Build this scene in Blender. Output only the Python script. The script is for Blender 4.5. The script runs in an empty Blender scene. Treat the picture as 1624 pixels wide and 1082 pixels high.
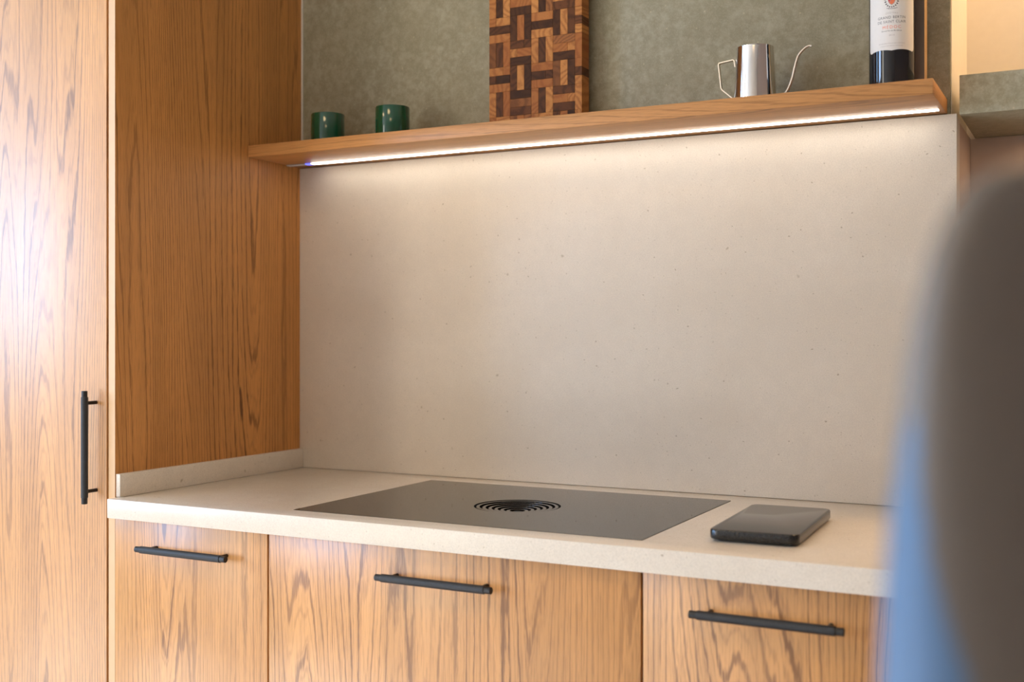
import bpy, bmesh, math, random
from mathutils import Vector, Matrix
random.seed(7)
S = bpy.context.scene
COL = S.collection
R = math.radians

# ------------------------------------------------------------------ camera
cam_d = bpy.data.cameras.new('camera')
cam = bpy.data.objects.new('camera', cam_d); COL.objects.link(cam)
cam.location = (1.79487, -2.29515, 1.25)
cam.rotation_euler = (R(90), 0, R(27.459))
cam_d.sensor_width = 36.0
cam_d.lens = 1805 / 1624 * 36.0
cam_d.shift_y = -8 / 1624
cam_d.clip_start = 0.02
cam_d.dof.use_dof = True
cam_d.dof.focus_distance = 2.25
cam_d.dof.aperture_fstop = 3.0
S.camera = cam

# ------------------------------------------------------------------ colour management
S.view_settings.view_transform = 'Standard'
S.view_settings.look = 'None'
S.view_settings.gamma = 1.0
S.view_settings.use_curve_mapping = False
S.view_settings.exposure = -0.12

# ------------------------------------------------------------------ world
W = bpy.data.worlds.new('world'); S.world = W; W.use_nodes = True
bg = W.node_tree.nodes['Background']
bg.inputs[0].default_value = (0.62, 0.78, 1.0, 1); bg.inputs[1].default_value = 1.0

# ------------------------------------------------------------------ lights of the room
def area(name, loc, rot, sx, sy, power, col, spread=180):
    d = bpy.data.lights.new(name, 'AREA'); d.shape = 'RECTANGLE'
    d.size = sx; d.size_y = sy; d.energy = power; d.color = col; d.spread = R(spread)
    o = bpy.data.objects.new(name, d); COL.objects.link(o)
    o.location = loc; o.rotation_euler = rot
    return o
# daylight entering through the window behind the camera, left
area('daylight_rear_window', (-2.05, -5.1, 1.25), (R(90), 0, 0), 0.75, 2.3, 48, (1.0, 0.90, 0.72))
# daylight through the left-hand window
area('daylight_left_window', (-3.1, -1.45, 1.75), (R(90), 0, R(-90)), 1.0, 1.4, 70, (0.30, 0.60, 1.0))
area('daylight_left_window', (-3.1, -3.60, 1.68), (R(90), 0, R(-90)), 1.3, 1.3, 125, (0.44, 0.64, 1.0))
# low sun through the left-hand window: it lands on the floor in front of the units
sd = bpy.data.lights.new('sun', 'SUN'); sd.energy = 43.0; sd.angle = R(0.6); sd.color = (0.97, 0.99, 1.0)
so_ = bpy.data.objects.new('sun', sd); COL.objects.link(so_)
so_.rotation_euler = Vector((1.0, -0.06, -math.tan(R(31)))).to_track_quat('-Z', 'Y').to_euler()
# warm ceiling lights
area('ceiling_light', (0.6, -2.0, 2.58), (0, 0, 0), 0.5, 0.5, 10, (1.0, 0.70, 0.36))
area('ceiling_light', (1.6, -3.4, 2.58), (0, 0, 0), 0.8, 0.8, 13, (1.0, 0.70, 0.36))
area('ceiling_light', (-0.9, -2.2, 2.58), (0, 0, 0), 0.5, 0.5, 10, (1.0, 0.66, 0.34))
# warm light inside the alcove on the right
area('alcove_light', (1.95, 0.17, 2.5), (0, 0, 0), 0.7, 0.12, 13, (1.0, 0.66, 0.34))

# warm strip under the stone ledge
area('ledge_light', (2.15, 0.20, 1.655), (0, 0, 0), 0.9, 0.05, 2.0, (1.0, 0.66, 0.40))

# ------------------------------------------------------------------ mesh helpers
def box(bm, x0, x1, y0, y1, z0, z1, bev=0.0, seg=2, mat=0):
    vs = [bm.verts.new(p) for p in ((x0,y0,z0),(x1,y0,z0),(x1,y1,z0),(x0,y1,z0),(x0,y0,z1),(x1,y0,z1),(x1,y1,z1),(x0,y1,z1))]
    fs = [bm.faces.new([vs[i] for i in q]) for q in ((3,2,1,0),(4,5,6,7),(0,1,5,4),(1,2,6,5),(2,3,7,6),(3,0,4,7))]
    for f in fs: f.material_index = mat
    if bev > 0:
        es = {e for f in fs for e in f.edges}
        bmesh.ops.bevel(bm, geom=list(es), offset=bev, segments=seg, affect='EDGES', profile=0.5, clamp_overlap=True)

def frame_of(d):
    d = Vector(d).normalized()
    a = Vector((0,0,1)) if abs(d.z) < 0.9 else Vector((1,0,0))
    u = d.cross(a).normalized(); v = d.cross(u).normalized()
    return u, v

def tube(bm, pts, rad, n=16, caps=True, mat=0):
    pts = [Vector(p) for p in pts]
    if not hasattr(rad, '__len__'): rad = [rad]*len(pts)
    rings = []; u = None
    for i, p in enumerate(pts):
        d = (pts[min(i+1, len(pts)-1)] - pts[max(i-1, 0)]).normalized()
        if u is None: u, v = frame_of(d)
        else:
            u = (u - d*u.dot(d)).normalized(); v = d.cross(u)
        rings.append([bm.verts.new(p + (u*math.cos(2*math.pi*k/n) + v*math.sin(2*math.pi*k/n))*rad[i]) for k in range(n)])
    for a, b in zip(rings, rings[1:]):
        for k in range(n):
            bm.faces.new((a[k], a[(k+1)%n], b[(k+1)%n], b[k])).material_index = mat
    if caps:
        bm.faces.new(rings[0][::-1]).material_index = mat; bm.faces.new(rings[-1]).material_index = mat
    bmesh.ops.recalc_face_normals(bm, faces=bm.faces[:])

def lathe(bm, c, prof, n=64, close=True, mat=0):
    """prof: (r, z) pairs; r == 0 makes a pole."""
    rings = []
    for r, z in prof:
        if r < 1e-7: rings.append([bm.verts.new((c[0], c[1], c[2]+z))])
        else: rings.append([bm.verts.new((c[0]+r*math.cos(2*math.pi*k/n), c[1]+r*math.sin(2*math.pi*k/n), c[2]+z)) for k in range(n)])
    for a, b in zip(rings, rings[1:]):
        for k in range(n):
            j = (k+1) % n
            if len(a) == 1 and len(b) == 1: continue
            if len(a) == 1: f = bm.faces.new((a[0], b[j], b[k]))
            elif len(b) == 1: f = bm.faces.new((a[k], a[j], b[0]))
            else: f = bm.faces.new((a[k], a[j], b[j], b[k]))
            f.material_index = mat
    bmesh.ops.recalc_face_normals(bm, faces=bm.faces[:])

def link_mesh(name, bm, mat, parent=None, root=None, smooth=35):
    me = bpy.data.meshes.new(name)
    bm.to_mesh(me); bm.free()
    if root is not None:
        me.transform(Matrix.Translation(-Vector(root.location)))
    for m in (mat if isinstance(mat, (list, tuple)) else [mat]): me.materials.append(m)
    if smooth:
        for p in me.polygons: p.use_smooth = True
        me.set_sharp_from_angle(angle=R(smooth))
    o = bpy.data.objects.new(name, me); COL.objects.link(o)
    if parent is not None: o.parent = parent
    return o

def part(name, bm, mat, root, parent=None, label=None, smooth=35):
    o = link_mesh(name, bm, mat, parent or root, root, smooth)
    if label: o['label'] = label
    return o

def thing(name, loc, label, cat, group=None):
    o = bpy.data.objects.new(name, None); COL.objects.link(o)
    o.location = loc; o.empty_display_size = 0.05
    o['label'] = label; o['category'] = cat
    if group: o['group'] = group
    return o

def single(name, loc, bm, mat, label, cat, smooth=35):
    r = type('L', (), {})(); r.location = loc
    o = link_mesh(name, bm, mat, None, r, smooth)
    o.location = loc; o['label'] = label; o['category'] = cat
    return o

def struct(name, bm, mat, parent=None, smooth=35):
    o = link_mesh(name, bm, mat, parent, None, smooth)
    if parent is None: o['kind'] = 'structure'
    return o

# ------------------------------------------------------------------ materials
class NT:
    def __init__(s, name):
        s.m = bpy.data.materials.new(name); s.m.use_nodes = True
        s.t = s.m.node_tree; s.p = s.t.nodes['Principled BSDF']
    def n(s, typ, **kw):
        x = s.t.nodes.new(typ)
        for k, v in kw.items(): setattr(x, k, v)
        return x
    def l(s, a, b): s.t.links.new(a, b)
    def setin(s, sock, v):
        if hasattr(v, 'node'): s.l(v, sock)
        else: sock.default_value = v
    def math(s, op, a, b=0.0, c=None, clamp=False):
        x = s.n('ShaderNodeMath', operation=op); x.use_clamp = clamp
        s.setin(x.inputs[0], a); s.setin(x.inputs[1], b)
        if c is not None: s.setin(x.inputs[2], c)
        return x.outputs[0]
    def vmul(s, v, k):
        x = s.n('ShaderNodeVectorMath', operation='MULTIPLY'); s.l(v, x.inputs[0]); x.inputs[1].default_value = k
        return x.outputs[0]
    def vadd(s, v, k):
        x = s.n('ShaderNodeVectorMath', operation='ADD'); s.l(v, x.inputs[0]); s.setin(x.inputs[1], k)
        return x.outputs[0]
    def noise(s, v, scale, detail=2, rough=0.5, dist=0.0):
        x = s.n('ShaderNodeTexNoise'); s.l(v, x.inputs['Vector'])
        x.inputs['Scale'].default_value = scale; x.inputs['Detail'].default_value = detail
        x.inputs['Roughness'].default_value = rough; x.inputs['Distortion'].default_value = dist
        return x.outputs['Fac']
    def voro(s, v, scale, rnd=1.0, out='Distance'):
        x = s.n('ShaderNodeTexVoronoi'); s.l(v, x.inputs['Vector'])
        x.inputs['Scale'].default_value = scale; x.inputs['Randomness'].default_value = rnd
        return x.outputs[out]
    def smooth(s, v, a, b, lo=0.0, hi=1.0):
        x = s.n('ShaderNodeMapRange', interpolation_type='SMOOTHSTEP')
        s.l(v, x.inputs[0])
        for i, k in enumerate((a, b, lo, hi)): x.inputs[i+1].default_value = k
        return x.outputs[0]
    def mix(s, f, a, b, mode='MIX'):
        x = s.n('ShaderNodeMix', data_type='RGBA', blend_type=mode)
        s.setin(x.inputs[0], f)
        for sock, v in ((x.inputs[6], a), (x.inputs[7], b)):
            if hasattr(v, 'node'): s.l(v, sock)
            else: sock.default_value = (*v, 1)
        return x.outputs[2]
    def base(s, c):
        if hasattr(c, 'node'): s.l(c, s.p.inputs['Base Color'])
        else: s.p.inputs['Base Color'].default_value = (*c, 1)
    def bump(s, h, strength, dist=0.001):
        x = s.n('ShaderNodeBump'); s.l(h, x.inputs['Height'])
        x.inputs['Strength'].default_value = strength; x.inputs['Distance'].default_value = dist
        s.l(x.outputs[0], s.p.inputs['Normal'])
    def coord(s): return s.n('ShaderNodeTexCoord').outputs['Object']

def plain(name, col, rough=0.5, metal=0.0, ior=1.5, coat=0.0, emit=None, es=0.0, var=0.04, vs=60):
    t = NT(name)
    if var:
        f = t.noise(t.coord(), vs, 3)
        t.base(t.mix(f, tuple(c*(1-var) for c in col), tuple(min(1, c*(1+var)) for c in col)))
    else: t.base(col)
    t.p.inputs['Roughness'].default_value = rough; t.p.inputs['Metallic'].default_value = metal
    t.p.inputs['IOR'].default_value = ior; t.p.inputs['Coat Weight'].default_value = coat
    if emit:
        t.p.inputs['Emission Color'].default_value = (*emit, 1); t.p.inputs['Emission Strength'].default_value = es
    return t.m

def oak(name, axis='z', off=(0, 0, 0), light=(0.66, 0.325, 0.108), dark=(0.17, 0.062, 0.014), rough=0.30, line=0.9, spec=0.8):
    """Oak veneer: contour lines of a stretched height field give cathedrals and straight grain; short dark pores on top."""
    t = NT(name)
    c = t.vadd(t.coord(), off)
    st = {'z': (1, 1, 0.055), 'x': (0.055, 1, 1), 'y': (1, 0.055, 1)}[axis]
    v = t.vmul(c, st)
    wob = t.noise(t.vmul(c, {'z': (1, 1, 0.12), 'x': (0.12, 1, 1), 'y': (1, 0.12, 1)}[axis]), 90, 3, 0.65)                                   # fine waviness
    big = t.noise(v, 4.6, 1.0, 0.4)                           # broad field
    mid = t.noise(v, 17, 2)
    sx = t.n('ShaderNodeSeparateXYZ'); t.l(c, sx.inputs[0])
    lin = t.math('MULTIPLY', t.math('ADD', sx.outputs[1 if axis == 'x' else 0], sx.outputs[0 if axis == 'y' else (2 if axis == 'x' else 1)]), 40.0)
    ph = t.math('ADD', t.math('ADD', t.math('MULTIPLY', big, 44.0), lin), t.math('ADD', t.math('MULTIPLY', mid, 3.2), t.math('MULTIPLY', wob, 0.55)))
    fr = t.math('FRACT', ph)
    tri = t.math('ABSOLUTE', t.math('SUBTRACT', fr, 0.5))     # 0 on the line, .5 between
    ln = t.smooth(tri, 0.03, 0.15, 1.0, 0.0)
    tri2 = t.math('ABSOLUTE', t.math('SUBTRACT', t.math('FRACT', t.math('MULTIPLY', ph, 2.37)), 0.5))
    ln = t.math('MAXIMUM', ln, t.smooth(tri2, 0.02, 0.20, 0.35, 0.0))
    dash = t.noise(t.vmul(c, {'z': (1, 1, 0.03), 'x': (0.03, 1, 1), 'y': (1, 0.03, 1)}[axis]), 420, 2, 0.6)
    br = t.smooth(dash, 0.28, 0.48)
    vary = t.smooth(t.noise(v, 9, 1), 0.3, 0.7, 0.45, 1.0)
    lines = t.math('MULTIPLY', t.math('MULTIPLY', ln, br), vary)
    pores = t.smooth(t.noise(t.vmul(c, {'z': (1, 1, 0.02), 'x': (0.02, 1, 1), 'y': (1, 0.02, 1)}[axis]), 900, 2, 0.6), 0.52, 0.66)
    tone = t.noise(v, 28, 3)
    wide = t.noise(v, 7, 2)
    lt2 = tuple(k*0.86 for k in light)
    colr = t.mix(t.smooth(tone, 0.3, 0.7), light, lt2)
    colr = t.mix(t.smooth(wide, 0.35, 0.75, 0.0, 0.28), colr, tuple(k*0.66 for k in light))
    colr = t.mix(t.math('MULTIPLY', lines, line), colr, dark)
    colr = t.mix(t.math('MULTIPLY', pores, 0.38), colr, dark)
    t.base(colr)
    t.p.inputs['Roughness'].default_value = rough
    t.p.inputs['Specular IOR Level'].default_value = spec
    hgt = t.math('SUBTRACT', 1.0, t.math('MAXIMUM', lines, t.math('MULTIPLY', pores, 0.6)))
    t.bump(hgt, 0.12, 0.0005)
    return t.m

def cream_stone(name, rough=0.45):
    t = NT(name); c = t.coord()
    cloud = t.noise(c, 4, 3); mott = t.noise(c, 38, 4, 0.65); fine = t.noise(c, 420, 3, 0.7)
    col = t.mix(t.smooth(cloud, 0.3, 0.7), (0.70, 0.615, 0.505), (0.75, 0.67, 0.565))
    col = t.mix(t.smooth(mott, 0.3, 0.7, 0, 0.30), col, (0.64, 0.57, 0.485))
    col = t.mix(t.smooth(fine, 0.35, 0.7, 0, 0.45), col, (0.52, 0.46, 0.385))
    # small dark specks in several sizes, each only in some cells
    for sc, r0, r1, amt, pick, cc in ((42, 0.04, 0.095, 0.65, 0.55, (0.28, 0.21, 0.13)), (95, 0.05, 0.14, 0.5, 0.45, (0.34, 0.27, 0.18)), (150, 0.05, 0.17, 0.5, 0.55, (0.80, 0.74, 0.64)), (14, 0.02, 0.06, 0.6, 0.35, (0.33, 0.26, 0.16))):
        vx = t.n('ShaderNodeTexVoronoi'); nz = t.n('ShaderNodeTexNoise'); t.l(c, nz.inputs['Vector']); nz.inputs['Scale'].default_value = sc*1.3
        w = t.n('ShaderNodeVectorMath', operation='MULTIPLY_ADD'); t.l(nz.outputs['Color'], w.inputs[0]); w.inputs[1].default_value = (0.5/sc,)*3; t.l(c, w.inputs[2])
        t.l(w.outputs[0], vx.inputs['Vector']); vx.inputs['Scale'].default_value = sc
        d = t.smooth(vx.outputs['Distance'], r0, r1, 1, 0)
        sep = t.n('ShaderNodeSeparateColor'); t.l(vx.outputs['Color'], sep.inputs[0])
        keep = t.math('GREATER_THAN', sep.outputs[0], pick)
        col = t.mix(t.math('MULTIPLY', t.math('MULTIPLY', d, keep), amt), col, cc)
    t.base(col); t.p.inputs['Roughness'].default_value = rough
    t.bump(fine, 0.04, 0.0005)
    return t.m

def green_stone(name, k=1.18):
    t = NT(name); c = t.coord()
    cloud = t.noise(c, 5, 4, 0.6); mott = t.noise(c, 55, 4, 0.7); fine = t.noise(c, 330, 3, 0.7)
    col = t.mix(t.smooth(cloud, 0.3, 0.7), (0.275*k, 0.245*k, 0.160*k), (0.355*k, 0.330*k, 0.235*k))
    col = t.mix(t.smooth(mott, 0.30, 0.66, 0, 0.7), col, (0.200*k, 0.185*k, 0.110*k))
    col = t.mix(t.smooth(fine, 0.45, 0.75, 0, 0.4), col, (0.43*k, 0.39*k, 0.28*k))
    vx = t.n('ShaderNodeTexVoronoi'); t.l(c, vx.inputs['Vector']); vx.inputs['Scale'].default_value = 60
    sep = t.n('ShaderNodeSeparateColor'); t.l(vx.outputs['Color'], sep.inputs[0])
    d = t.math('MULTIPLY', t.smooth(vx.outputs['Distance'], 0.05, 0.16, 1, 0), t.math('GREATER_THAN', sep.outputs[0], 0.75))
    col = t.mix(t.math('MULTIPLY', d, 0.6), col, (0.50*k, 0.42*k, 0.27*k))
    t.base(col); t.p.inputs['Roughness'].default_value = 0.55
    t.bump(fine, 0.05, 0.0005)
    return t.m

def end_grain(name, a, b, ring):
    t = NT(name)
    oi = t.n('ShaderNodeObjectInfo'); rnd = oi.outputs['Random']
    off = t.n('ShaderNodeCombineXYZ')
    for i, k in enumerate((3.1, 7.7, 5.3)): t.l(t.math('MULTIPLY', rnd, k), off.inputs[i])
    c = t.vadd(t.coord(), off.outputs[0])
    ph = t.math('ADD', t.math('MULTIPLY', t.noise(t.vmul(c, (1, 0.25, 1)), 10, 1), 17.0), t.math('MULTIPLY', t.noise(c, 300, 2), 0.5))
    tri = t.math('ABSOLUTE', t.math('SUBTRACT', t.math('FRACT', ph), 0.5))
    ln = t.smooth(tri, 0.0, 0.4, 1, 0)
    col = t.mix(rnd, a, b)
    col = t.mix(t.math('MULTIPLY', ln, 0.55), col, ring)
    pore = t.smooth(t.noise(c, 900, 2), 0.56, 0.7, 0, 0.35)
    col = t.mix(pore, col, ring)
    t.base(col); t.p.inputs['Roughness'].default_value = 0.5; t.p.inputs['Specular IOR Level'].default_value = 0.15
    return t.m

M = {}
M['oak_door'] = oak('oak_tall_door', 'z', (3.3, 0, 1.7))
_d = M['oak_door'].node_tree.nodes['Principled BSDF'].inputs     # satin lacquer on the tall door
_d['Specular IOR Level'].default_value = 0.4; _d['Coat Weight'].default_value = 1.0; _d['Coat Roughness'].default_value = 0.46; _d['Coat IOR'].default_value = 1.7
M['oak_side'] = oak('oak_side_panel', 'z', (8.1, 2.0, 0.4), light=(0.64, 0.285, 0.078), dark=(0.13, 0.044, 0.010), rough=0.42, spec=0.4, line=0.95)  # same oak, darkened: shade on the side panel put into the colour
M['oak_d1'] = oak('oak_drawer_left', 'z', (0.9, 0, 4.4))
M['oak_d2'] = oak('oak_drawer_middle', 'z', (12.2, 0, 7.3))
M['oak_d3'] = oak('oak_drawer_right', 'z', (17.4, 0, 2.1))
M['oak_shelf'] = oak('oak_shelf', 'x', (1.0, 5.0, 3.0), light=(0.60, 0.28, 0.09), line=0.6, rough=0.42, spec=0.5)
M['oak_edge'] = plain('oak_edging', (0.66, 0.43, 0.24), 0.5, var=0.06, vs=30)
M['cream'] = cream_stone('cream_quartz')
M['cream_top'] = cream_stone('cream_quartz_polished', 0.24)
M['green'] = green_stone('olive_stone')
M['wallpaint'] = plain('warm_white_paint', (0.74, 0.68, 0.60), 0.8)
M['taupe'] = plain('taupe_paint', (0.58, 0.45, 0.36), 0.75)
M['brown'] = plain('brown_paint', (0.30, 0.22, 0.17), 0.75)
M['ceilpaint'] = plain('ceiling_paint', (0.80, 0.76, 0.70), 0.9)
M['floor'] = oak('floor_oak', 'y', (2, 2, 2), light=(0.53, 0.52, 0.50), dark=(0.38, 0.36, 0.34), rough=0.5)
M['black'] = plain('black_metal', (0.030, 0.031, 0.033), 0.36, 0.55, var=0.1, vs=400)
M['post'] = plain('black_post_metal', (0.018, 0.015, 0.013), 0.4, 0.4, var=0.1)
kn = NT('knurled_black_metal')
_c = kn.coord(); _w = kn.n('ShaderNodeTexVoronoi'); kn.l(_c, _w.inputs['Vector']); _w.inputs['Scale'].default_value = 900
kn.base(kn.mix(kn.smooth(_w.outputs['Distance'], 0.2, 0.7), (0.05, 0.052, 0.056), (0.028, 0.029, 0.031)))
kn.p.inputs['Metallic'].default_value = 0.5; kn.p.inputs['Roughness'].default_value = 0.48
kn.bump(_w.outputs['Distance'], 0.5, 0.0004); M['knurl'] = kn.m
M['caulk'] = plain('white_sealant', (0.78, 0.72, 0.62), 0.6)
M['glass'] = plain('black_hob_glass', (0.012, 0.011, 0.010), 0.035, 0.0, 1.52, var=0.0)
M['ring'] = plain('black_vent_ring', (0.016, 0.014, 0.013), 0.12, 0.0, 1.5, var=0.0)
M['cup'] = plain('dark_vent_well', (0.010, 0.009, 0.008), 0.5, var=0.0)
M['scale_top'] = plain('smoked_glass_top', (0.020, 0.018, 0.016), 0.10, 0.0, 1.5, var=0.0)
M['scale_body'] = plain('black_gloss_plastic', (0.014, 0.014, 0.014), 0.16, 0.0, 1.5, var=0.2, vs=300)
M['steel'] = plain('polished_steel', (0.80, 0.77, 0.74), 0.10, 1.0, var=0.02)
M['steel_satin'] = plain('satin_steel', (0.66, 0.61, 0.55), 0.32, 1.0, var=0.03)
M['greenglaze'] = plain('green_glaze', (0.003, 0.062, 0.026), 0.10, 0.0, 1.5, coat=0.3, var=0.06)
M['bottle'] = plain('dark_bottle_glass', (0.010, 0.011, 0.014), 0.06, 0.0, 1.52, var=0.0)
M['paper'] = plain('label_paper', (0.78, 0.75, 0.71), 0.7, var=0.02, vs=200)
M['ink'] = plain('label_grey_ink', (0.10, 0.095, 0.09), 0.7, var=0.0)
M['inklight'] = plain('label_pale_ink', (0.42, 0.38, 0.36), 0.7, var=0.0)
M['inkred'] = plain('label_red_ink', (0.62, 0.035, 0.05), 0.6, var=0.0)
M['inkorange'] = plain('label_orange_ink', (0.80, 0.20, 0.09), 0.6, var=0.0)
M['boardlight'] = end_grain('endgrain_light', (0.36, 0.125, 0.034), (0.56, 0.245, 0.070), (0.22, 0.065, 0.018))
M['boarddark'] = end_grain('endgrain_dark', (0.050, 0.020, 0.008), (0.155, 0.055, 0.018), (0.028, 0.010, 0.005))
M['boardmid'] = end_grain('endgrain_mid', (0.20, 0.075, 0.024), (0.34, 0.13, 0.040), (0.10, 0.034, 0.012))
M['slip'] = oak('pale_thin_wood', 'z', (4, 4, 4), light=(0.72, 0.45, 0.20), line=0.3)
M['boardface'] = plain('grey_brown_board_face', (0.17, 0.125, 0.095), 0.5)
M['led'] = plain('led_diffuser_lit', (0.9, 0.9, 0.9), 0.5, emit=(1.0, 0.92, 0.80), es=11.5, var=0.0)
M['led_off'] = plain('led_diffuser_unlit', (0.62, 0.60, 0.58), 0.5, var=0.0)
M['led_blue'] = plain('switch_light_blue', (0.1, 0.1, 0.5), 0.5, emit=(0.10, 0.12, 1.0), es=3.0, var=0.0)
M['alu'] = plain('led_channel', (0.45, 0.42, 0.38), 0.4, 0.8, var=0.0)
M['chair'] = plain('grey_chair_leather', (0.145, 0.130, 0.118), 0.5, var=0.12, vs=500)
M['chair_window_light'] = plain('painted_window_light', (0.085, 0.165, 0.30), 0.6, var=0.10, vs=500)  # blue window light on the chair edge, put into the colour
M['chair_leg'] = plain('chair_leg_metal', (0.03, 0.03, 0.03), 0.4, 0.6, var=0.0)
M['frame'] = plain('window_frame_paint', (0.7, 0.7, 0.7), 0.5, var=0.0)
M['cabinet'] = plain('cabinet_board', (0.60, 0.42, 0.26), 0.6)

# ------------------------------------------------------------------ setting
H = 2.60
bm = bmesh.new(); box(bm, -3.0, 3.6, -5.0, 0.32, -0.05, 0.0); struct('floor', bm, M['floor'], smooth=0)
bm = bmesh.new(); box(bm, -3.0, 3.6, -5.0, 0.32, H, H+0.05); struct('ceiling', bm, M['ceilpaint'], smooth=0)
bm = bmesh.new(); box(bm, -3.0, 1.546, 0.022, 0.075, 0, 1.669); box(bm, -3.0, 1.5372, 0.022, 0.075, 1.669, H); struct('wall_back', bm, M['wallpaint'], smooth=0)
bm = bmesh.new(); box(bm, 1.42, 3.6, 0.30, 0.36, 0, H); struct('wall_alcove', bm, M['wallpaint'], smooth=0)
bm = bmesh.new(); box(bm, 1.49, 1.544, 0.0751, 0.2999, 0, 1.669); struct('wall_alcove_side', bm, M['taupe'], smooth=0)
bm = bmesh.new(); box(bm, 1.49, 1.5370, 0.0751, 0.2999, 1.669, H); struct('wall_alcove_side', bm, M['wallpaint'], smooth=0)
bm = bmesh.new(); box(bm, 1.5445, 3.6, 0.294, 0.2995, 0, 1.667); struct('trim_1', bm, M['taupe'], smooth=0)
bm = bmesh.new(); box(bm, 3.6, 3.66, -5.0, 0.36, 0, H); struct('wall_right', bm, M['brown'], smooth=0)
# left wall with its window opening (y -1.95..-0.95, z 1.0..2.45)
bm = bmesh.new()
box(bm, -3.08, -3.0, -5.0, -4.25, 0, H); box(bm, -3.08, -3.0, -2.95, -1.95, 0, H); box(bm, -3.08, -3.0, -4.25, -2.95, 0, 1.0); box(bm, -3.08, -3.0, -4.25, -2.95, 2.4, H); box(bm, -3.08, -3.0, -0.95, 0.075, 0, H)
box(bm, -3.08, -3.0, -1.95, -0.95, 0, 1.0); box(bm, -3.08, -3.0, -1.95, -0.95, 2.45, H)
struct('wall_left', bm, M['wallpaint'], smooth=0)
# rear wall with its window opening (x -2.45..-1.65, z .1..2.4)
bm = bmesh.new()
box(bm, -1.65, 3.6, -5.08, -5.0, 0, H); box(bm, -3.0, -2.45, -5.08, -5.0, 0, H)
box(bm, -2.45, -1.65, -5.08, -5.0, 0, 0.1); box(bm, -2.45, -1.65, -5.08, -5.0, 2.4, H)
struct('wall_rear', bm, M['wallpaint'], smooth=0)
def win_frame(name, horiz, a0, a1, z0, z1, at):
    bm = bmesh.new(); w = 0.04
    def b(p0, p1, q0, q1):
        if horiz: box(bm, p0, p1, at-0.02, at+0.02, q0, q1)
        else: box(bm, at-0.02, at+0.02, p0, p1, q0, q1)
    b(a0, a0+w, z0, z1); b(a1-w, a1, z0, z1); b(a0+w, a1-w, z0, z0+w); b(a0+w, a1-w, z1-w, z1)
    struct(name, bm, M['frame'], smooth=0)
win_frame('window_1', False, -1.95, -0.95, 1.0, 2.45, -3.04)
win_frame('window_3', False, -4.25, -2.95, 1.0, 2.4, -3.04)
win_frame('window_2', True, -2.45, -1.65, 0.1, 2.4, -5.04)

# olive stone above the shelf, cream backsplash below it
bm = bmesh.new(); box(bm, 0.0035, 1.5363, 0.010, 0.0215, 1.672, H-0.002, 0.0008)
single('stone_wall_panel', (0.77, 0.0215, 1.672), bm, M['green'], 'olive green speckled stone panel on the wall above the wooden shelf', 'wall panel')
bm = bmesh.new(); box(bm, 0.0, 1.549, 0.0, 0.0215, 0.9205, 1.6705, 0.001)
single('backsplash', (0.77, 0.0215, 0.9205), bm, M['cream'], 'cream speckled stone backsplash slab between worktop and lit shelf', 'backsplash')
bm = bmesh.new(); box(bm, 0.0004, 0.0034, 0.006, 0.0205, 1.702, H-0.002)
struct('trim_2', bm, M['caulk'], smooth=0)

# thick stone ledge spanning the alcove on the right
bm = bmesh.new(); box(bm, 1.5535, 3.58, 0.0, 0.2935, 1.668, 1.7425, 0.0015)
single('stone_ledge', (2.5, 0.15, 1.668), bm, M['green'], 'thick olive stone ledge to the right of the shelf, under the glowing wall', 'ledge')

# ------------------------------------------------------------------ tall cabinet
t = thing('tall_cabinet', (-0.32, -0.3, 0), 'tall oak cabinet on the left with a vertical black bar handle', 'cabinet')
bm = bmesh.new(); box(bm, -0.64, -0.0185, -0.583, 0.0215, 0.0, H-0.003, 0.001); part('carcass', bm, M['cabinet'], t)
bm = bmesh.new(); box(bm, -0.018, 0.0, -0.6030, 0.0215, 0.0, H-0.003)
bm.normal_update()
for f in bm.faces:
    if f.normal.y < -0.9: f.material_index = 1
sp = part('side_panel', bm, [M['oak_side'], M['oak_edge']], t, smooth=0)
bm = bmesh.new(); box(bm, -0.622, -0.0222, -0.605, -0.5835, 0.06, H-0.02, 0.0010); door = part('door', bm, M['oak_door'], t)

def bar_handle(root, parent, c, axis, face_y, half=0.1155, so=0.031):
    """black bar handle: knurled grip with slimmer smooth ends, on two round posts"""
    ax = Vector((1,0,0)) if axis == 'x' else Vector((0,0,1))
    c = Vector((c[0], face_y - so, c[2]))
    bm = bmesh.new()
    g = half - 0.0125
    tube(bm, [c-ax*g, c-ax*(g-0.0006), c+ax*(g-0.0006), c+ax*g], [0.0066, 0.0072, 0.0072, 0.0066], 32, mat=0)
    for s in (-1, 1):
        tube(bm, [c+ax*s*(g+0.0001), c+ax*s*(half-0.0006), c+ax*s*half], [0.0060, 0.0060, 0.0054], 24, mat=1)
    part('handle', bm, [M['knurl'], M['black']], root, parent, 'black bar handle with a knurled grip and plain ends')
    for s in (-1, 1):
        p = c + ax*s*0.0905
        bm = bmesh.new(); tube(bm, [p+Vector((0, 0.0035, 0)), Vector((p.x, face_y+0.0002, p.z))], 0.0038, 16)
        part('handle_post', bm, M['post'], root, parent)
bar_handle(t, door, (-0.0508, 0, 1.0222), 'z', -0.605)

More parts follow.
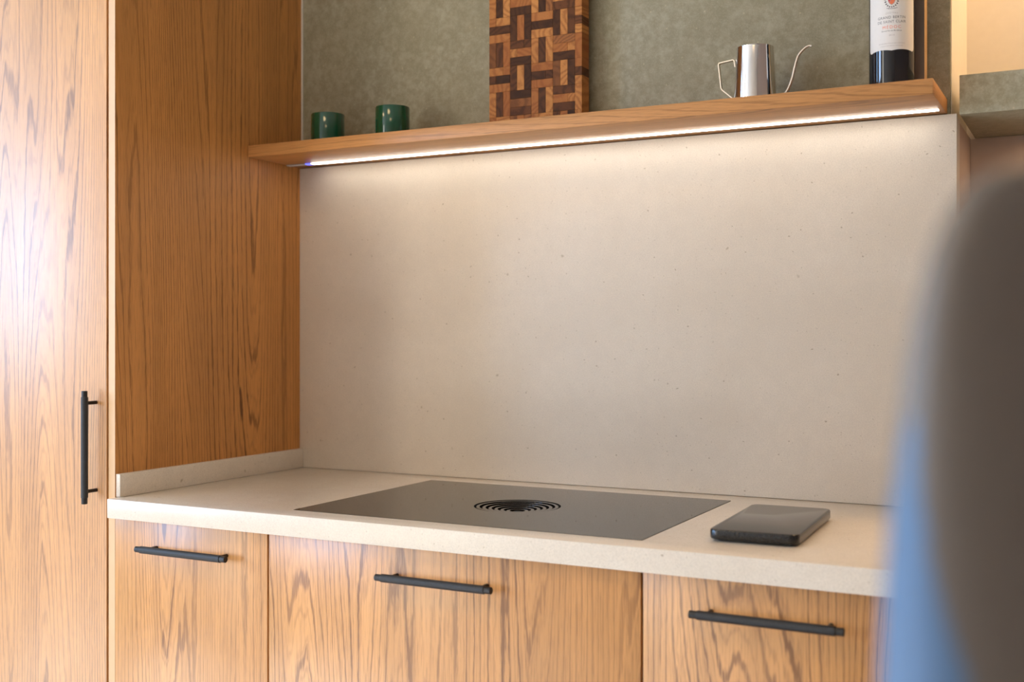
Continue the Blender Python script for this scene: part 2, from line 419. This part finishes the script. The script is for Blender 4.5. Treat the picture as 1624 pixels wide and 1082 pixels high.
# ------------------------------------------------------------------ base cabinets
ZT = 0.8805
for i, (x0, x1, hx, mat, lab) in enumerate((
    (0.0020, 0.3970, 0.2075, 'oak_d1', 'oak base drawer unit at the left, beside the tall cabinet'),
    (0.4005, 1.1460, 0.7785, 'oak_d2', 'widest oak base drawer unit, in the middle under the hob'),
    (1.1495, 1.5460, 1.3515, 'oak_d3', 'oak base drawer unit at the right, below the dark rounded slab'))):
    t = thing('base_cabinet', ((x0+x1)/2, -0.3, 0), lab, 'cabinet', 'oak base units under the worktop')
    bm = bmesh.new(); box(bm, x0, x1, -0.583, 0.0215, 0.0, ZT-0.0005); part('carcass', bm, M['cabinet'], t, smooth=0)
    bm = bmesh.new(); box(bm, x0+0.0002, x1-0.0002, -0.605, -0.5835, 0.47, ZT-0.003, 0.0010); d = part('drawer_front', bm, M[mat], t)
    bar_handle(t, d, (hx, 0, 0.8270), 'x', -0.605)
    bm = bmesh.new(); box(bm, x0+0.0002, x1-0.0002, -0.605, -0.5835, 0.06, 0.467, 0.0010); part('drawer_front', bm, M[mat], t)

# ------------------------------------------------------------------ worktop with the hob cut-out
HX0, HX1, HY0, HY1 = 0.4300, 1.1328, -0.5685, -0.0700
WX0, WX1, WY0, WY1 = 0.0035, 1.549, -0.6269, 0.0212
ZB, ZC = 0.8812, 0.9200
bm = bmesh.new()
g = 0.0005
outer = [(WX0, WY0), (WX1, WY0), (WX1, WY1), (WX0, WY1)]
inner = [(HX0-g, HY0-g), (HX1+g, HY0-g), (HX1+g, HY1+g), (HX0-g, HY1+g)]
ot = [bm.verts.new((*p, ZC)) for p in outer]; it = [bm.verts.new((*p, ZC)) for p in inner]
ob = [bm.verts.new((*p, ZB)) for p in outer]; ib = [bm.verts.new((*p, ZB)) for p in inner]
for k in range(4):
    j = (k+1) % 4
    bm.faces.new((ot[k], ot[j], it[j], it[k])); bm.faces.new((it[k], it[j], ib[j], ib[k]))
    bm.faces.new((ob[k], ob[j], ot[j], ot[k]))
for k in range(4): bm.faces.new((ob[k], ib[k], ib[(k+1) % 4], ob[(k+1) % 4]))
bmesh.ops.recalc_face_normals(bm, faces=bm.faces[:])
es = [e for e in bm.edges if len(e.link_faces) == 2 and e.calc_face_angle(0) > 1.0 and all(v.co.z > ZC-0.001 for v in e.verts)]
bmesh.ops.bevel(bm, geom=es, offset=0.0020, segments=2, affect='EDGES', profile=0.5)
single('worktop', (0.77, -0.3, ZB), bm, M['cream_top'], 'cream speckled stone worktop running over the oak drawers', 'worktop')
bm = bmesh.new(); box(bm, 0.0003, 0.0120, -0.6010, -0.0002, 0.9204, 0.9672, 0.0009)
single('side_upstand', (0.006, -0.3, 0.9204), bm, M['cream'], 'low cream stone upstand along the foot of the tall cabinet side', 'upstand')

# ------------------------------------------------------------------ hob
hc = (0.787, -0.333)
hob = thing('induction_hob', (hc[0], hc[1], ZC), 'black glass induction hob set flush in the worktop, round vent in the middle', 'hob')
bm = bmesh.new()
N = 96; RH = 0.0845; zt = ZC + 0.0003; zb = ZC - 0.006
sq = []
for k in range(N):
    a = 2*math.pi*k/N; dx, dy = math.cos(a), math.sin(a)
    tx = ((HX1-hc[0]) if dx > 0 else (HX0-hc[0]))/dx if abs(dx) > 1e-9 else 1e9
    ty = ((HY1-hc[1]) if dy > 0 else (HY0-hc[1]))/dy if abs(dy) > 1e-9 else 1e9
    s = min(tx, ty); sq.append([hc[0]+dx*s, hc[1]+dy*s])
for cx_, cy_ in ((HX0,HY0),(HX1,HY0),(HX1,HY1),(HX0,HY1)):      # snap the nearest rays onto the corners
    k = min(range(N), key=lambda q: (sq[q][0]-cx_)**2+(sq[q][1]-cy_)**2); sq[k] = [cx_, cy_]
ci = [[hc[0]+RH*math.cos(2*math.pi*k/N), hc[1]+RH*math.sin(2*math.pi*k/N)] for k in range(N)]
a = [bm.verts.new((*p, zt)) for p in sq]; b = [bm.verts.new((*p, zt)) for p in ci]
a2 = [bm.verts.new((*p, zb)) for p in sq]; b2 = [bm.verts.new((*p, zb)) for p in ci]
for k in range(N):
    j = (k+1) % N
    bm.faces.new((a[k], a[j], b[j], b[k])); bm.faces.new((a2[k], a2[j], a[j], a[k])); bm.faces.new((b[k], b[j], b2[j], b2[k]))
bmesh.ops.recalc_face_normals(bm, faces=bm.faces[:])
part('glass_plate', bm, M['glass'], hob, smooth=30)
bm = bmesh.new()
lathe(bm, (hc[0], hc[1], ZC), [(RH-0.0002, -0.0008), (RH-0.0007, -0.0296), (0, -0.0298)], 64)
part('vent_well', bm, M['cup'], hob)
nr = 6; outer_r = 0.0800
for k in range(nr):
    r1 = outer_r - k*0.01165; r0 = r1 - 0.0066; z = -0.0006 - k*0.0016
    bm = bmesh.new()
    lathe(bm, (hc[0], hc[1], ZC+z), [(r0, 0), (r1-0.0006, 0), (r1, -0.0006), (r1, -0.005), (r0, -0.005), (r0, 0)], 80)
    part('vent_ring', bm, M['ring'], hob)
bm = bmesh.new(); lathe(bm, (hc[0], hc[1], ZC-0.0105), [(0, 0), (0.0085, 0), (0.009, -0.0006), (0.009, -0.005), (0, -0.005)], 40)
part('vent_centre', bm, M['cup'], hob)
for s in range(3):
    bm = bmesh.new(); an = R(30 + 120*s)
    for q in range(1):
        d = Vector((math.cos(an), math.sin(an), 0)); p0 = Vector((hc[0], hc[1], ZC-0.0175))
        tube(bm, [p0+d*0.003, p0+d*0.080+Vector((0, 0, 0.010))], 0.0018, 6)
    part('vent_rib', bm, M['cup'], hob)

# ------------------------------------------------------------------ dark rounded slab on the worktop (kitchen scale)
def rrect(cx_, cy_, w, d, r, ang, n=10):
    out = []
    for (sx, sy, a0) in ((1,-1,-90),(1,1,0),(-1,1,90),(-1,-1,180)):
        for k in range(n+1):
            a = R(a0 + 90*k/n)
            out.append((sx*(w/2-r)+r*math.cos(a), sy*(d/2-r)+r*math.sin(a)))
    ca, sa = math.cos(ang), math.sin(ang)
    return [(cx_+x*ca-y*sa, cy_+x*sa+y*ca) for x, y in out]
def loft(bm, loops):
    prev = None
    for pts, z in loops:
        vs = [bm.verts.new((x, y, z)) for x, y in pts]
        if prev is None: bm.faces.new(vs[::-1])
        else:
            for k in range(len(vs)):
                j = (k+1) % len(vs); bm.faces.new((prev[k], prev[j], vs[j], vs[k]))
        prev = vs
    bm.faces.new(prev)
SC = (1.2965, -0.372); SW, SD, SA = 0.143, 0.304, R(2.2)
sc_o = thing('kitchen_scale', (SC[0], SC[1], ZC), 'dark glossy rounded rectangular slab lying on the worktop right of the hob', 'kitchen scale')
def L(w, z, r=0.016): return (rrect(SC[0], SC[1], SW-2*w, SD-2*w, r-w*0.5, SA), z)
bm = bmesh.new(); loft(bm, [L(0.010, ZC+0.0002), L(0.010, ZC+0.003)]); part('base', bm, M['post'], sc_o)
bm = bmesh.new(); loft(bm, [L(0.003, ZC+0.0030), L(0.0008, ZC+0.0042), L(0, ZC+0.006), L(0, ZC+0.0175), L(0.0008, ZC+0.0190)]); part('body', bm, M['scale_body'], sc_o)
bm = bmesh.new(); loft(bm, [L(0.0008, ZC+0.0190), L(0.0014, ZC+0.0196), L(0.0022, ZC+0.0199)]); part('top_plate', bm, M['scale_top'], sc_o)

# ------------------------------------------------------------------ shelf with its light strip
SY0, SZ0, SZ1 = -0.1957, 1.6725, 1.7002
shelf = thing('shelf', (0.77, -0.1, SZ0), 'long oak wall shelf with a lit strip under it', 'shelf')
bm = bmesh.new(); box(bm, 0.0005, 1.5312, SY0, 0.0098, SZ0, SZ1, 0.0012); part('board', bm, M['oak_shelf'], shelf)
LY0, LY1 = -0.056, -0.042
bm = bmesh.new(); box(bm, 0.002, 1.5235, LY0-0.002, LY1+0.002, SZ0-0.0006, SZ0-0.0001); ch = part('light_channel', bm, M['alu'], shelf, smooth=0)
bm = bmesh.new(); box(bm, 0.078, 1.5225, LY0, LY1, SZ0-0.0026, SZ0-0.0007, 0.0006); part('light_strip', bm, M['led'], shelf, ch, 'glowing white light strip')
bm = bmesh.new(); box(bm, 0.003, 0.060, LY0, LY1, SZ0-0.0026, SZ0-0.0007, 0.0006); part('strip_end', bm, M['led_off'], shelf, ch, 'unlit end of the light strip')
bm = bmesh.new(); box(bm, 0.0605, 0.0775, LY0, LY1, SZ0-0.0026, SZ0-0.0007, 0.0006); part('switch_light', bm, M['led_blue'], shelf, ch, 'small blue indicator light')
SZ = SZ1 + 0.0002

# ------------------------------------------------------------------ two green cups
def cup_profile(r, h):
    w = 0.003
    return [(0, 0), (r-0.004, 0), (r-0.001, 0.001), (r, 0.004), (r, h-0.002), (r-0.0008, h), (r-w+0.0008, h), (r-w, h-0.002), (r-w, 0.006), (0, 0.005)]
cup = thing('cup', (0.1615, -0.10, SZ), 'glossy dark green cup on the shelf, nearest the tall cabinet', 'cup', 'green cups on the shelf')
bm = bmesh.new(); lathe(bm, (0.1615, -0.10, SZ), cup_profile(0.0395, 0.0745), 64); part('body', bm, M['greenglaze'], cup)
c2 = cup.copy(); COL.objects.link(c2); c2.location = (0.3445, -0.10, SZ)
c2['label'] = 'glossy dark green cup on the shelf, between the other cup and the chequered board'
for chd in list(cup.children):
    k = chd.copy(); COL.objects.link(k); k.parent = c2

# ------------------------------------------------------------------ end-grain board
BX0, BU, BZU = 0.5705, 0.01757, 0.01847
BY0, BY1 = -0.050, -0.012
board = thing('cutting_board', (0.684, -0.03, SZ), 'end-grain wooden cutting board of light and dark basketweave blocks, upright on the shelf', 'cutting board')
zc = 1.7950; ztop = 2.08
bmeshes = {}
def block(x0, x1, z0, z1, dark):
    z0 = max(z0, SZ); z1 = min(z1, ztop)
    if z1 - z0 < 0.003: return
    g = 0.00012; pr = random.uniform(-0.0002, 0.0002)
    bm = bmesh.new(); box(bm, x0+g, x1-g, BY0+pr, BY1, z0+(g if z0 > SZ+1e-5 else 0), z1-g, 0.00035, 1)
    part('block', bm, M['boardmid' if random.random() < 0.1 else ('boarddark' if dark else 'boardlight')], board, smooth=0)
S3 = 3*BZU
for cidx in range(5):
    x0 = BX0 + cidx*3*BU
    for row in range(-2, 6):
        zb_ = zc + row*S3
        if zb_ >= ztop or zb_ + S3 <= SZ: continue
        vertical = ((row + cidx) % 2 == 1)
        # even columns: vertical squares light-dark-light; odd columns: dark-light-dark
        outer_dark = (cidx % 2 == 1)
        if cidx == 4:
            if vertical: block(x0, x0+0.94*BU, zb_, zb_+S3, False)
            else:
                for q in range(3): block(x0, x0+0.94*BU, zb_+q*BZU, zb_+(q+1)*BZU, q == 1)
            continue
        for q in range(3):
            if vertical:
                block(x0+q*BU, x0+(q+1)*BU, zb_, zb_+S3, (q == 1) != outer_dark)
            else:
                # a horizontal strip is now and then glued up from two short pieces
                dk = (q == 1) != outer_dark if not outer_dark else q != 1
                if random.random() < 0.35:
                    m = x0 + BU*random.choice((1, 2))
                    block(x0, m, zb_+q*BZU, zb_+(q+1)*BZU, dk); block(m, x0+3*BU, zb_+q*BZU, zb_+(q+1)*BZU, dk)
                else: block(x0, x0+3*BU, zb_+q*BZU, zb_+(q+1)*BZU, dk)

# ------------------------------------------------------------------ steel kettle with gooseneck spout
KX, KY = 1.190, -0.10
ket = thing('pouring_kettle', (KX, KY, SZ), 'small steel pouring jug with flat bent handle and gooseneck spout on the shelf', 'kettle')
bm = bmesh.new()
KH = 0.1125
lathe(bm, (KX, KY, SZ), [(0, 0), (0.0385, 0), (0.0405, 0.0015), (0.0410, 0.004), (0.0362, KH-0.002), (0.0364, KH), (0.0354, KH), (0.0352, KH-0.002), (0.0396, 0.005), (0, 0.004)], 96)
part('body', bm, M['steel'], ket)
def smooth_path(pts, n=10):
    P = [Vector(p) for p in pts]; out = []
    for i in range(len(P)-1):
        p0, p1, p2, p3 = P[max(i-1,0)], P[i], P[i+1], P[min(i+2,len(P)-1)]
        for k in range(n):
            u = k/n
            out.append(0.5*((2*p1)+(p2-p0)*u+(2*p0-5*p1+4*p2-p3)*u*u+(3*p1-p0-3*p2+p3)*u**3))
    out.append(P[-1]); return out
def strip(bm, pts, w, th):
    """flat bent metal strip in the x-z plane, w wide along y"""
    n = len(pts); rows = []
    for i, p in enumerate(pts):
        d = (pts[min(i+1,n-1)]-pts[max(i-1,0)]).normalized(); nn = Vector((-d.z, 0, d.x))
        rows.append([bm.verts.new(p+nn*a*th/2+Vector((0, b*w/2, 0))) for a, b in ((-1,-1),(1,-1),(1,1),(-1,1))])
    for A, B in zip(rows, rows[1:]):
        for k in range(4): bm.faces.new((A[k], A[(k+1)%4], B[(k+1)%4], B[k]))
    bm.faces.new(rows[0][::-1]); bm.faces.new(rows[-1])
    bmesh.ops.recalc_face_normals(bm, faces=bm.faces[:])
def rounded(pts, r=0.003, n=5):
    P = [Vector(p) for p in pts]; out = [P[0]]
    for i in range(1, len(P)-1):
        a = (P[i-1]-P[i]).normalized(); b = (P[i+1]-P[i]).normalized(); s = P[i]+a*r; e = P[i]+b*r
        for k in range(n+1):
            u = k/n; out.append(s*(1-u)**2 + P[i]*2*u*(1-u) + e*u*u)
    out.append(P[-1]); return out
hp = rounded([(1.1512, KY, 1.7795), (1.1490, KY, 1.7945), (1.1170, KY, 1.7905), (1.1228, KY, 1.7390), (1.1512, KY, 1.7135)], 0.0042)
bm = bmesh.new(); strip(bm, hp, 0.010, 0.0020); part('handle', bm, M['steel_satin'], ket)
spath = smooth_path([(1.2285, KY, 1.7120), (1.2400, KY, 1.7125), (1.2517, KY, 1.7217), (1.2619, KY, 1.7443), (1.2682, KY, 1.7700), (1.2745, KY, 1.7890), (1.2854, KY, 1.8010), (1.2940, KY, 1.8056), (1.3001, KY, 1.8046)])
ns = len(spath)
bm = bmesh.new(); tube(bm, spath, [0.0034-0.0011*(i/ns) for i in range(ns)], 16); part('spout', bm, M['steel_satin'], ket)

# ------------------------------------------------------------------ wine bottle
VX, VY, VR = 1.4468, -0.10, 0.0400
bot = thing('wine_bottle', (VX, VY, SZ), 'dark wine bottle with a cream paper label standing at the right end of the shelf', 'bottle')
bm = bmesh.new()
lathe(bm, (VX, VY, SZ), [(0, 0.012), (0.020, 0.004), (0.034, 0), (0.038, 0.0015), (VR, 0.006), (VR, 0.190), (0.0385, 0.203), (0.032, 0.216), (0.022, 0.228), (0.0165, 0.240), (0.0148, 0.255), (0.0145, 0.296), (0.0158, 0.297), (0.0158, 0.303), (0.0145, 0.304), (0.0145, 0.315), (0, 0.315)], 96)
part('body', bm, M['bottle'], bot)
bm = bmesh.new(); lathe(bm, (VX, VY, SZ), [(0.0152, 0.250), (0.0152, 0.3158), (0.0, 0.3160)], 48)
part('capsule', bm, M['inkred'], bot, label='dark red capsule over the cork')
face = R(-90 + 27.5 - 16.5)         # direction the label faces (towards the camera)
face = math.atan2(-2.295-VY, 1.795-VX)
def wrap(s, z, lift): # s: arc length to the right as seen, z world
    a = face + s/VR
    return (VX+(VR+lift)*math.cos(a), VY+(VR+lift)*math.sin(a), z)
LW = 0.0485; LZ0 = 1.7695; LZ1 = 1.8900
def label_bottom(s):
    u = abs(s)/LW
    # rounded outer corners, two shallow arches meeting in a small downward point at the centre
    z = LZ0 + (0.0022*math.sin(math.pi*u/0.86)**0.8 if u < 0.86 else 0.0)
    if u > 0.86: z += 0.0075*(1-math.sqrt(max(0, 1-((u-0.86)/0.14)**2)))
    return z
bm = bmesh.new(); NS = 96; prev = None
for i in range(NS+1):
    s = -LW + 2*LW*i/NS; zb_ = label_bottom(s)
    colv = [bm.verts.new(wrap(s, zb_ + (LZ1-zb_)*k/6, 0.00018)) for k in range(7)]
    if prev:
        for k in range(6): bm.faces.new((prev[k], colv[k], colv[k+1], prev[k+1]))
    prev = colv
bmesh.ops.recalc_face_normals(bm, faces=bm.faces[:])
label_o = part('label', bm, M['paper'], bot, smooth=80, label='cream paper label with grey and orange print')

def text_verts(txt, size, spacing=1.0, bold=0.0):
    cu = bpy.data.curves.new('t', 'FONT'); cu.body = txt; cu.size = size; cu.align_x = 'CENTER'; cu.align_y = 'CENTER'
    cu.space_character = spacing; cu.offset = bold; cu.resolution_u = 3
    o = bpy.data.objects.new('t', cu); COL.objects.link(o)
    dg = bpy.context.evaluated_depsgraph_get(); dg.update()
    me = bpy.data.meshes.new_from_object(o.evaluated_get(dg))
    bpy.data.objects.remove(o); bpy.data.curves.remove(cu)
    return me
def print_text(name, txt, size, z, mat, spacing=1.0, bold=0.0, arc=0.0, width=None):
    me = text_verts(txt, size, spacing, bold)
    bm = bmesh.new(); bm.from_mesh(me); bpy.data.meshes.remove(me)
    xs = [v.co.x for v in bm.verts]; k = 1.0
    if width: k = width/(max(xs)-min(xs))
    for v in bm.verts:
        s = v.co.x*k; v.co = Vector(wrap(s, z + v.co.y + arc*(1-(s/0.02)**2), 0.00030))
    o = part(name, bm, mat, bot, label_o, smooth=0); return o
print_text('label_text', 'CHÂTEAU', 0.0042, 1.8352, M['inklight'], 1.5, 0, 0.003, 0.021)
print_text('label_text', 'GRAND BERTIN', 0.0068, 1.8300, M['ink'], 1.15, 0.0, 0.0, 0.050)
print_text('label_text', 'DE SAINT CLAIR', 0.0068, 1.8222, M['ink'], 1.15, 0.0, 0.0, 0.051)
print_text('label_text', 'MÉDOC', 0.0078, 1.8122, M['inkorange'], 1.35, 0.0, 0.0, 0.032)
print_text('label_text', 'Grand Vin de Bordeaux', 0.0036, 1.8058, M['ink'], 1.0, 0, 0, 0.036)
print_text('label_text', '2014', 0.0040, 1.7975, M['inklight'], 1.1, 0, 0, 0.0095)
print_text('label_text', 'MIS EN BOUTEILLE AU CHÂTEAU', 0.0026, 1.7828, M['inklight'], 1.1, 0, 0, 0.047)
print_text('label_text', 'APPELLATION MÉDOC CONTRÔLÉE', 0.0022, 1.7782, M['inklight'], 1.1, 0, 0, 0.040)
# emblem: a shield in two reds with a pale quarter inside a grey wreath
def flat(bm, poly, lift):
    """print a polygon on the round label: cut into narrow upright slices first, then wrapped"""
    t = bmesh.new(); t.faces.new([t.verts.new((s, 0, z)) for s, z in poly])
    for q in range(-12, 13):
        bmesh.ops.bisect_plane(t, geom=t.verts[:]+t.edges[:]+t.faces[:], plane_co=(q*0.0011, 0, 0), plane_no=(1, 0, 0))
    for f in t.faces: bm.faces.new([bm.verts.new(wrap(v.co.x, v.co.z, lift)) for v in f.verts])
    t.free()
EZ = 1.8630
em = bmesh.new(); flat(em, [(-0.0066, EZ+0.010), (0.0066, EZ+0.010), (0.0066, EZ-0.002), (0.0045, EZ-0.0075), (0, EZ-0.0110), (-0.0045, EZ-0.0075), (-0.0066, EZ-0.002)], 0.00030)
emb = part('emblem', em, M['inklight'], bot, label_o, 'grey and red shield emblem', smooth=0)
em = bmesh.new(); flat(em, [(-0.0058, EZ+0.009), (0.0050, EZ+0.009), (-0.0052, EZ-0.0060), (-0.0058, EZ-0.002)], 0.00040)
part('emblem', em, M['inkred'], bot, label_o, 'red field of the shield', smooth=0)
em = bmesh.new(); flat(em, [(0.0058, EZ+0.009), (0.0058, EZ-0.002), (0.004, EZ-0.0068), (0, EZ-0.0098), (-0.0046, EZ-0.0066)], 0.00040)
part('emblem', em, M['inkorange'], bot, label_o, 'orange field of the shield', smooth=0)
em = bmesh.new()
for k in range(15):
    a = R(-90 + (k-7)*19); cx_, cz_ = 0.0112*math.cos(a), EZ-0.001+0.0132*math.sin(a)
    rr = 0.0016
    flat(em, [(cx_+rr*math.cos(R(q)+a)*(1.5 if q in (0,180) else 0.8), cz_+rr*math.sin(R(q)+a)*0.9) for q in (0, 60, 120, 180, 240, 300)], 0.00030)
part('emblem', em, M['ink'], bot, label_o, 'dark leafy wreath round the shield', smooth=0)
em = bmesh.new()
for k in range(12):
    s = -0.0085 + k*0.00155; z = 1.8462 - 0.0012*math.cos(s/0.0085*1.5)
    flat(em, [(s, z), (s+0.0009, z), (s+0.0009, z+0.0016), (s, z+0.0016)], 0.00030)
part('emblem', em, M['ink'], bot, label_o, 'tiny motto under the wreath', smooth=0)

# flat board standing behind the bottle
bm = bmesh.new(); box(bm, 1.425, 1.4985, -0.0560, -0.020, SZ, SZ+0.30)
bm.normal_update()
for f in bm.faces:
    if f.normal.y < -0.9: f.material_index = 1
single('standing_board', (1.46, -0.035, SZ), bm, [M['slip'], M['boardface']], 'flat board with pale wooden edge standing behind the wine bottle', 'board', smooth=0)

# ------------------------------------------------------------------ chair in the near right foreground
CAM = Vector(cam.location); yaw = R(27.459)
FW = Vector((-math.sin(yaw), math.cos(yaw), 0)); RT = Vector((math.cos(yaw), math.sin(yaw), 0))
cc = CAM + FW*0.454 + RT*0.31
ch_ang = yaw + R(28)
cu_, cv_ = Vector((math.cos(ch_ang), math.sin(ch_ang), 0)), Vector((-math.sin(ch_ang), math.cos(ch_ang), 0))
chair = thing('bar_chair', (cc.x, cc.y, 0.0), 'blurred slate grey chair back with rounded top in the near right foreground', 'chair')
# backrest: rounded shell, rows from bottom to top
bm = bmesh.new()
rows = []
prof = [(0.98, 0.2195, 0.034), (1.107, 0.2027, 0.034), (1.1405, 0.2024, 0.0326), (1.1668, 0.2022, 0.0292), (1.1967, 0.2014, 0.0253), (1.2167, 0.1996, 0.0227), (1.2366, 0.1973, 0.0201), (1.2566, 0.1939, 0.0175), (1.2765, 0.1889, 0.015), (1.2865, 0.1842, 0.0137), (1.2955, 0.1784, 0.0125), (1.3025, 0.1704, 0.0116), (1.3064, 0.1616, 0.0111), (1.3084, 0.1527, 0.0108), (1.3105, 0.10, 0.006), (1.3115, 0.06, 0.004)]
NC = 160
fine = []                                   # extra rows between the given ones
for p, q in zip(prof, prof[1:]):
    m = max(1, int((q[0]-p[0])/0.005))
    for i in range(m): fine.append(tuple(p[j]+(q[j]-p[j])*i/m for j in range(3)))
prof = fine + [prof[-1]]
zs = [(p[0]+q[0])/2 for p, q in zip(prof, prof[1:])]
for z, hw, tz in prof:
    ring = []
    n = NC
    for k in range(n):
        a = 2*math.pi*k/n
        x = hw*math.copysign(abs(math.cos(a))**0.35, math.cos(a)); y = tz*math.copysign(abs(math.sin(a))**0.75, math.sin(a))
        y -= 0.10*(x/0.2)**2*0.1          # slight curve round the sitter's back
        ring.append(bm.verts.new(cc + cu_*x + cv_*(-y) + Vector((0, 0, z))-Vector((0, 0, cc.z))))
    rows.append(ring)
def side_col(k, z):      # faces painted blue as window light on a narrow side; tapers out upwards
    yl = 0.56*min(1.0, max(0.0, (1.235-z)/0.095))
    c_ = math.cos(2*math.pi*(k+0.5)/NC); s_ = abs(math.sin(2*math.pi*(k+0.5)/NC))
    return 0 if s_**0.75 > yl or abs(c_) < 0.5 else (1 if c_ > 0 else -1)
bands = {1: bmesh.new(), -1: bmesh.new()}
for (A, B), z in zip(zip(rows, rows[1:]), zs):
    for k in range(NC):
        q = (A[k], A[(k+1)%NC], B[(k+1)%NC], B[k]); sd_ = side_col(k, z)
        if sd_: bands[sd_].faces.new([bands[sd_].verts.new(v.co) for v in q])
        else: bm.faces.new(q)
bm.faces.new(rows[0][::-1]); bm.faces.new(rows[-1])
bmesh.ops.recalc_face_normals(bm, faces=bm.faces[:])
br_ = part('backrest', bm, M['chair'], chair, smooth=60)
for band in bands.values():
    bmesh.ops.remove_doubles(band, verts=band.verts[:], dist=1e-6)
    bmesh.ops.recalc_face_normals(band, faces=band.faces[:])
    part('side_window_light', band, M['chair_window_light'], chair, br_, 'blue window light painted as a band down a narrow side of the backrest', smooth=60)
def cpt(x, y, z): return Vector((cc.x, cc.y, 0)) + cu_*x + cv_*y + Vector((0, 0, z))
bm = bmesh.new()
loop = rrect(0, 0, 0.42, 0.40, 0.06, 0)
prev = None
for z, k in ((0.74, 0.96), (0.75, 1.0), (0.79, 1.0), (0.805, 0.95)):
    vs = [bm.verts.new(cpt(x*k, 0.21+y*k, z)) for x, y in loop]
    if prev is None: bm.faces.new(vs[::-1])
    else:
        for q in range(len(vs)): bm.faces.new((prev[q], prev[(q+1)%len(vs)], vs[(q+1)%len(vs)], vs[q]))
    prev = vs
bm.faces.new(prev); bmesh.ops.recalc_face_normals(bm, faces=bm.faces[:])
part('seat', bm, M['chair'], chair)
for sx in (-1, 1):
    bm = bmesh.new(); tube(bm, [cpt(sx*0.15, 0.02, 0.76), cpt(sx*0.15, 0.0, 1.0)], 0.010, 12); part('back_support', bm, M['chair_leg'], chair)
    for sy in (0.05, 0.37):
        bm = bmesh.new(); tube(bm, [cpt(sx*0.17, sy, 0.75), cpt(sx*0.20, sy+(0.03 if sy > .2 else -0.03), 0.001)], [0.012, 0.009], 12); part('leg', bm, M['chair_leg'], chair)
